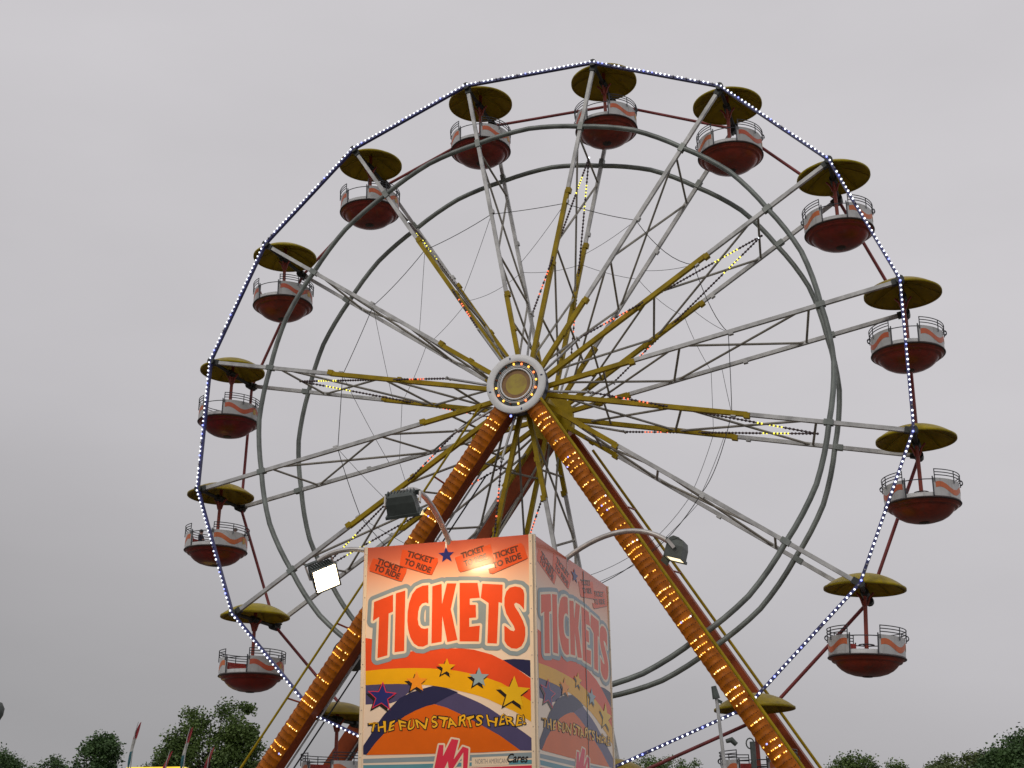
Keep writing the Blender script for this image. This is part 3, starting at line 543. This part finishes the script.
def art(P0, e, n, Wd, parent):
    sc = Wd/W1; st = .0005
    F = lambda mb, polys, lev, m: flat(mb, P0, e, n, polys, .012+st*lev, m, sc)
    pan = MB(); zb = 2.3
    def bx(u0, u1, v0, v1, h0, h1, m):
        vs = [P0+e*u-Vector((0, 0, v))+n*h-off for h in (h0, h1) for u, v in ((u0, v0), (u1, v0), (u1, v1), (u0, v1))]
        pan.add(vs, [(0, 1, 2, 3), (4, 7, 6, 5), (0, 4, 5, 1), (1, 5, 6, 2), (2, 6, 7, 3), (3, 7, 4, 0)], m)
    bx(.03, Wd-.03, .0, zb, -.03, .012, 'vinyl')
    for u in (0, Wd-.03): bx(u, u+.03, -.004, zb, -.028, .02, 'ink_cream')
    bx(Wd*.62, Wd*.62+.007, .02, zb, .011, .0185, 'ink_bluegrey') if Wd > 2 else None
    for u in (.015, Wd-.015):
        for v in np.arange(.06, 2.2, .19): pan.ball(P0+e*u-Vector((0, 0, v))+n*.019-off, .006, 'booth_frame')
    po = pan.build('sign_panel', parent)
    a = MB()
    F(a, [NAVY_CORNER], 1, 'ink_navy'); F(a, [VIOLET_LEFT], 1, 'ink_violet'); F(a, [RED], 2, 'ink_red'); F(a, [YELLOW], 3, 'ink_yellow')
    F(a, [VIOLET], 4, 'ink_violet'); F(a, [DOME], 5, 'ink_dome'); F(a, [NAVY], 6, 'ink_navy')
    F(a, [STRIPE_GREY], 2, 'ink_bluegrey'); F(a, [STRIPE_TEAL], 2, 'ink_teal'); F(a, [STRIPE_PINK], 2, 'ink_pink'); F(a, LOGO_OUT, 6, 'ink_cream'); F(a, LOGO, 7, 'ink_pink')
    for i, (c, p) in enumerate(STARS):
        cu = sum(x for x, y in p)/10; cv = sum(y for x, y in p)/10
        if c != 'navy2': F(a, [[(x-.017, y+.020) for x, y in p]], 7, 'ink_black'); 
        if c == 'navy': F(a, [[(cu+(x-cu)*1.0, cv+(y-cv)*1.0) for x, y in p]], 8, 'ink_pink'); F(a, [[(cu+(x-cu)*.86, cv+(y-cv)*.86) for x, y in p]], 9, 'ink_blue')
        else: F(a, [p], 8.5, STARC[c])
    for i, p in enumerate(TICKETS): F(a, [[(x, y+.006) for x, y in p]], 1+i*.8, 'ink_ticket_text'); F(a, [p], 1.4+i*.8, 'ink_ticket')
    a.build('rainbow_print', po)
    l = MB(); F(l, OUT2, 5.5, 'ink_bluegrey'); F(l, OUT1, 6.5, 'ink_cream'); F(l, LETTERS, 7.5, 'ink_red')
    l.build('lettering', po)
    l = MB()
    for i, (t1, t2) in enumerate(TICKET_TEXT):
        
        for wd_, tt in (('TICKET', t1), ('TO RIDE', t2)):
            du, dv = tt[1][0]-tt[0][0], tt[1][1]-tt[0][1]; ln = math.hypot(du, dv); sh = lambda p: (p[0]-dv/ln*.024, p[1]+du/ln*.024)
            F(l, fit_text(wd_, sh(tt[0]), sh(tt[1]), .050, .042), 5.2, 'ink_ticket_text')
    wob = lambda a_, b_, ln: (a_+.25*b_*math.sin(a_*40), b_*(1+.16*math.sin(a_*55))+.008*math.sin(a_*33)+.012*math.sin(math.pi*a_/ln))
    p0, p1 = (FUN[0][0], FUN[0][1]), (FUN[2][0], FUN[2][1])
    F(l, fit_text('THE FUN STARTS HERE!', p0, p1, .080, .068, 0, 1.12, wob), 10, 'ink_black'); F(l, fit_text('THE FUN STARTS HERE!', p0, p1, .080, .014, 0, 1.12, wob), 11, 'ink_text')
    s0, s1, s2, s3 = SMALLTEXT
    F(l, [[(s0[0]-.03, s0[1]+.02), (s1[0]+.02, s1[1]+.012), (s1[0]+.02, s1[1]-.055), (s0[0]-.03, s0[1]-.05)]], 3, 'ink_cream')
    F(l, fit_text('NORTH AMERICAN', s0, s1, .038, .0), 4, 'ink_tiny'); F(l, fit_text('Cares', s2, s3, .07, .02, .35), 5, 'ink_black')
    l.build('small_print', po)
art(TL, E1, N1, W1, booth); art(TM, E2, N2, W2, booth)
b = MB()
for P0, e, n, Wd in ((TR, -E1, -N1, W1), (TB, -E2, -N2, W2)):
    vs = [P0+e*u-Vector((0, 0, v))+n*h-off for h in (-.03, .012) for u, v in ((0, 0), (Wd, 0), (Wd, 2.3), (0, 2.3))]; b.add(vs, [(0, 1, 2, 3), (4, 7, 6, 5), (0, 4, 5, 1), (1, 5, 6, 2), (2, 6, 7, 3), (3, 7, 4, 0)], 'vinyl')
b.build('back_panel', booth)
def slab(mb, z0, z1, ins, m):
    q = [TL+E1*ins+E2*ins, TM-E1*ins+E2*ins, TR-E1*ins-E2*ins, TB+E1*ins-E2*ins]; vs = [Vector((p.x, p.y, z))-off for z in (z0, z1) for p in q]
    mb.add(vs, [(0, 3, 2, 1), (4, 5, 6, 7), (0, 1, 5, 4), (1, 2, 6, 5), (2, 3, 7, 6), (3, 0, 4, 7)], m)
b = MB(); slab(b, 4.13, 4.165, .035, 'booth_white'); b.build('roof', booth)
b = MB(); slab(b, 0.04, 1.0, .08, 'booth_white'); slab(b, 1.0, 1.06, -.06, 'booth_frame'); slab(b, 1.06, 1.9, .14, 'booth_dark'); slab(b, 1.9, 2.1, .08, 'booth_white'); b.build('cabin', booth)
def floodlight(base, n, lamp, aim, glass, w_=.30, h_=.22, roll=0):
    base, lamp = Vector(base)-off, Vector(lamp)-off; aim = Vector(aim).normalized(); x = aim.cross(Vector((0, 0, 1))).normalized(); x = Matrix.Rotation(R(roll), 3, aim) @ x; y = x.cross(aim)
    b = MB()
    def fr(w2, h2, d, dy=0): return [lamp+x*i*w2/2+y*(j*h2/2+dy)+aim*d for i, j in ((-1, -1), (1, -1), (1, 1), (-1, 1))]
    rings = [fr(w_*.55, h_*.42, -.10, .01), fr(w_*.78, h_*.72, -.085), fr(w_*.9, h_*.9, -.03), fr(w_*.93, h_*.93, .06), fr(w_*1.06, h_*1.06, .062), fr(w_*1.06, h_*1.06, .085), fr(w_*.94, h_*.94, .085), fr(w_*.92, h_*.92, .07)]
    vs = [v for r_ in rings for v in r_]; fs = [(3, 2, 1, 0)]
    for i in range(len(rings)-1): fs += [(i*4+j, i*4+(j+1) % 4, i*4+4+(j+1) % 4, i*4+4+j) for j in range(4)]
    b.add(vs, fs, 'lamp_body')
    for i in range(9):                      # cooling fins over the top and the back
        xx = (i-4)/4*w_*.40; pr = [(-.105, -.15*h_), (-.112, .2*h_), (-.09, .40*h_), (-.03, .485*h_), (.055, .50*h_)]
        vs = []; 
        for d_, yy in pr: vs += [lamp+x*(xx-.004)+y*(yy+.014)+aim*d_, lamp+x*(xx+.004)+y*(yy+.014)+aim*d_, lamp+x*(xx+.004)+y*(yy-.02)+aim*(d_+.02), lamp+x*(xx-.004)+y*(yy-.02)+aim*(d_+.02)]
        fs = [(0, 3, 2, 1)]
        for k in range(len(pr)-1): fs += [(k*4+j, k*4+(j+1) % 4, k*4+4+(j+1) % 4, k*4+4+j) for j in range(4)]
        b.add(vs, fs, 'lamp_body')
    b.box(lamp+x*.02+y*(.30*h_)-aim*.105, (.05, .012, .035), 'lamp_label', Matrix((x, aim, y)).transposed())
    for s_ in (-1, 1): b.bar(lamp+x*s_*(w_*.55), lamp+x*s_*(w_*.55)+y*(h_*.55)-aim*.06, .012, .03, 'arm_steel', aim)
    vz = fr(w_*1.06, h_*1.06, .085); b.add([vz[3], vz[2], vz[2]+aim*.05+y*.012, vz[3]+aim*.05+y*.012], [(0, 1, 2, 3)], 'lamp_body')
    o = b.build('floodlight', booth)
    g_ = MB(); q = fr(w_*.915, h_*.915, .0745); g_.add(q, [(0, 1, 2, 3)], glass); g_.build('lamp_glass', o)
    a = MB(); tip = lamp+y*(h_*.58)-aim*.06
    hz = Vector((0, 0, 1)); b0 = base-n*.04-hz*.12; mid = base+(tip-base)*.55+hz*.15
    pts = [b0]
    for i in range(15):
        t_ = i/14; c1 = base+(tip-base)*.35+hz*.20; c2 = base+(tip-base)*.72+hz*.24; pts.append(base*(1-t_)**3+c1*3*t_*(1-t_)**2+c2*3*t_*t_*(1-t_)+tip*t_**3)
    a.tube(pts, .024, 'arm_steel', 10); a.box(base-n*.04-hz*.06, (.09, .09, .14), 'arm_steel'); a.bar(tip-x*w_*.56, tip+x*w_*.56, .012, .04, 'lamp_body', aim); a.build('lamp_arm', o); return o
Z = Vector((0, 0, 1))
floodlight(TL+E1*.78, N1, (-.882, 9.99, 4.275), -N1*.55-Z*.83, 'lamp_glass_bright', .26, .155, -9)
floodlight(TM+E2*.99, N2, (1.452, 11.30, 4.175), -N2*.30-Z*.95, 'lamp_glass_dim', .25, .15)
floodlight(TL+E2*1.15, -N2, (-1.87, 12.55, 4.255), N2*.70-Z*.52-E2*.5, 'lamp_glass_left', .25, .24, 30)

# ---------------------------------------------------------------- trees
def leafy(name, x, y, h, wd, zb, seed, lm, label, nclump=60, loose=1.0, lobes=3, custom=None):
    rg = random.Random(seed); root = empty(name, (x, y, 0))
    b = MB(); b.tube([(0, 0, -.1), (.05, 0, h*.25), (-.1, .1, h*.5), (0, 0, h*.86)], [wd*.05, wd*.04, wd*.028, .03], 'bark', 8)
    cl = []; lob = []
    for i in range(lobes):
        a = rg.uniform(0, 6.28); rr = wd*.26*rg.random()**.5 if lobes > 1 else 0; lob.append((rr*math.cos(a)*1.2, rr*math.sin(a), h*rg.uniform(.62, .86), wd*rg.uniform(.20, .30), h*rg.uniform(.14, .2)))
    lob[0] = (rg.uniform(-.15, .15)*wd, 0, h*.83, wd*.26, h*.17); lob.append((0, 0, h*.55, wd*.44, h*.22)); lob.append((wd*.22, 0, h*.62, wd*.27, h*.18)); lob.append((-wd*.22, 0, h*.60, wd*.27, h*.18))
    if custom: lob = [(a*wd, 0, b_*h, c*wd, d*h) for a, b_, c, d in custom]
    for i in range(nclump):
        lx, ly, lz, lw, lh = lob[i % len(lob)]
        a, u = rg.uniform(0, 6.28), rg.uniform(-1, 1); q = (1-u*u)**.5; rr = rg.uniform(.45, 1)**.6
        p = Vector((lx+lw*rr*q*math.cos(a), ly+lw*rr*q*math.sin(a), lz+lh*rr*u)); 
        if p.z > h-.45: p.z = h-.45-rg.random()*.5
        cl.append(p)
    for p in cl[::3]:
        s = Vector((0, 0, min(p.z-.4, h*rg.uniform(.3, .6)))); b.tube([s, s+(p-s)*.5+Vector((0, 0, .15)), p], [.06, .035, .012], 'bark', 5, caps=False)
    b.build('trunk', root)
    n = 0; vs = []; fs = []
    for p in cl:
        cr_ = rg.uniform(.32, .62); nl = int(170*rg.uniform(.6, 1.2))
        for i in range(nl):
            d = Vector([max(-1.9, min(1.9, rg.gauss(0, q_))) for q_ in (1, 1, .8)])*cr_*.62; c = p+d
            s = rg.uniform(.055, .125); t = Vector((rg.uniform(-1, 1), rg.uniform(-1, 1), rg.uniform(-.6, .6))).normalized(); nn = Vector((rg.uniform(-1, 1), rg.uniform(-1, 1), rg.uniform(-.3, 1))).normalized(); q = t.cross(nn)
            if q.length < .1: continue
            q.normalize(); o_ = len(vs); vs += [c-t*s, c+q*s*.6, c+t*s, c-q*s*.6]; fs.append((o_, o_+1, o_+2, o_+3))
    b = MB(); b.add(vs, fs, lm); b.build('crown', root)
    tag(root, label, 'tree', 'trees beyond the fairground'); return root
BIG = [(.27, .86, .20, .115), (-.22, .83, .19, .12), (.36, .72, .16, .10), (-.34, .70, .14, .09), (.05, .70, .30, .12), (.22, .60, .30, .12), (-.22, .58, .28, .12), (0, .48, .42, .12)]
T_ = [(-39.8, 102.7, 10.6, 4.6, 'leaf_dark', 'rounded green tree at the far left edge of the horizon', 100, 2, None),
 (-37.0, 105.6, 10.15, 4.6, 'leaf_dark', 'low green tree, second from the left edge', 90, 2, None),
 (-27.0, 85.9, 9.75, 3.7, 'leaf_dark', 'round dark green tree just left of the tricolour feather flags', 150, 2, None),
 (-18.95, 82.8, 11.5, 6.0, 'leaf_mid', 'tallest leafy tree with open gaps, behind the flags and left of the left tower leg', 170, 5, BIG),
 (-25.5, 97.5, 9.95, 3.6, 'leaf_dark', 'dense low tree right behind the lit yellow awning', 110, 3, None),
 (12.3, 119.3, 10.5, 8.2, 'leaf_mid', 'wide green tree between the ticket booth and the right tower leg', 150, 4, None),
 (24.2, 96.9, 8.75, 4.0, 'leaf_mid', 'bushy tree right of the right tower leg\'s foot', 120, 3, None),
 (27.8, 100.2, 8.55, 2.8, 'leaf_mid', 'small round tree beside a bushier one at lower right', 60, 1, None),
 (31.6, 95.0, 8.85, 5.6, 'leaf_olive', 'sparse olive tree left of the dark corner tree at right', 100, 3, [(0, .84, .3, .12), (.3, .85, .25, .11), (-.3, .78, .2, .1), (0, .6, .45, .15)]),
 (29.3, 75.0, 8.75, 7.4, 'leaf_dark', 'dense dark green tree in the lower right corner', 260, 3, [(.12, .86, .17, .11), (-.1, .80, .17, .12), (-.27, .73, .16, .10), (.3, .82, .2, .12), (0, .64, .45, .14), (-.36, .66, .12, .09)])]
for i, (x, y, h, wd, lm, lab, nc, lb, cu_) in enumerate(T_): leafy('leafy_tree', x, y, h, wd, 0, 30+i, lm, lab, nc, 1.0, lb, cu_)

# ---------------------------------------------------------------- stall, flags, poles
st = empty('food_stall', (-10.35, 38.9, 0)); tag(st, 'small stall with a lit yellow awning top under the feather flags', 'stall')
b = MB(); b.box((0, .9, 1.5), (1.5, 1.7, 3.0), 'booth_white'); b.build('body', st)
b = MB(); q = Matrix.Rotation(R(14.5), 3, 'Z')
b.box((.06, .2, 4.10), (1.62, 1.5, .30), 'awning_lit'); b.box((.06, .2, 3.91), (1.70, 1.6, .08), 'awning_red'); b.build('awning', st)
b = MB()
for sx_ in (-.7, .7): b.bar((sx_, .2, 2.99), (sx_, .2, 3.9), .06, .06, 'galvanised')
b.build('post', st)
for i, (x, y, zt, ln, lab, teal) in enumerate([(-10.75, 37.5, 5.42, 1.35, 'tricolour red, white and teal feather flag at the awning\'s left end', 1), (-9.36, 37.85, 5.30, 1.3, 'tricolour feather flag before the tallest tree, near the awning\'s right end', 1), (-9.98, 38.2, 4.68, .85, 'narrow red feather flag rising from the middle of the awning', 0), (-8.86, 38.5, 4.80, .95, 'red and white feather flag just right of the awning', 0)]):
    r_ = empty('feather_flag', (x, y, 0)); b = MB(); b.tube([(0, 0, 0), (0, 0, zt-ln), (.05, 0, zt-.3), (.12, 0, zt)], [.02, .018, .014, .008], 'galvanised', 6); b.build('pole', r_)
    b = MB(); n = 12; vs = []
    for j in range(n+1):
        f = j/n; z = zt-ln*f; wv = .03*math.sin(f*9+i); x0 = .12-.17*f-.02; x1 = x0-.11*math.sin(math.pi*min(1, f*1.0+.06))**.7-.015
        vs += [(x0+.10*(1-f), wv, z), (x1+.10*(1-f), -wv+.05, z-.03), (x0+.10*(1-f), wv+.008, z), (x1+.10*(1-f), -wv+.058, z-.03)]
    for j in range(n):
        f = j/n; m_ = 'flag_red' if f < (.30 if teal else .6) else ('flag_white' if f < .52 or not teal else 'flag_teal'); o_ = 4*j
        b.add(vs[o_:o_+8], [(0, 1, 5, 4), (2, 6, 7, 3), (0, 4, 6, 2), (1, 3, 7, 5)], m_)
    b.build('cloth', r_); tag(r_, lab, 'flag', 'feather flags at the stall')
lp = empty('light_pole', (3.03, 19.78, 0)); tag(lp, 'slim grey pole with dark spotlights in front of the right tower leg\'s lower part', 'light pole')
b = MB(); b.tube([(.12, 0, 0), (.05, 0, 2.5), (-.03, 0, 3.9)], .026, 'galvanised', 8); b.build('pole', lp)
b = MB(); b.tube([(-.06, 0, 4.04), (-.03, 0, 3.86)], [.04, .06], 'lamp_body', 10); b.bar((-.03, 0, 3.84), (.05, 0, 3.80), .04, .04, 'lamp_body'); b.build('spotlight', lp)
b = MB(); b.tube([(.07, -.02, 3.24), (.15, -.02, 3.26), (.22, -.02, 3.19)], [.03, .045, .035], 'lamp_body', 10); b.build('spotlight', lp)
pp = empty('queue_post', (4.17, 23.64, 0)); tag(pp, 'short dark post with a looped top left of the right tower leg', 'post')
b = MB(); b.tube([(.02, 0, 0), (0, 0, 3.55)], .05, 'lamp_body', 10); b.build('post', pp)
b = MB(); b.tube([(-.04+.07*math.cos(t), 0, 3.52+.09*math.sin(t)) for t in [math.pi*i/6 for i in range(12)]], .012, 'lamp_body', 6, closed=True); b.build('loop', pp)
sl = empty('street_lamp', (-7.62, 18.64, 0)); tag(sl, 'dark rounded lamp head at the left edge of the picture', 'street lamp')
b = MB(); b.tube([(0, 0, 0), (0, 0, 3.6)], .04, 'lamp_body', 8); b.tube([(0, 0, 3.58), (.25, 0, 3.68)], .025, 'lamp_body', 8); b.build('pole', sl)
b = MB(); b.lathe([(.001, -.15), (.06, -.14), (.10, -.06), (.11, .03), (.07, .11), (.001, .13)], (.32, 0, 3.67), 'lamp_body', 16); b.build('lamp_head', sl)
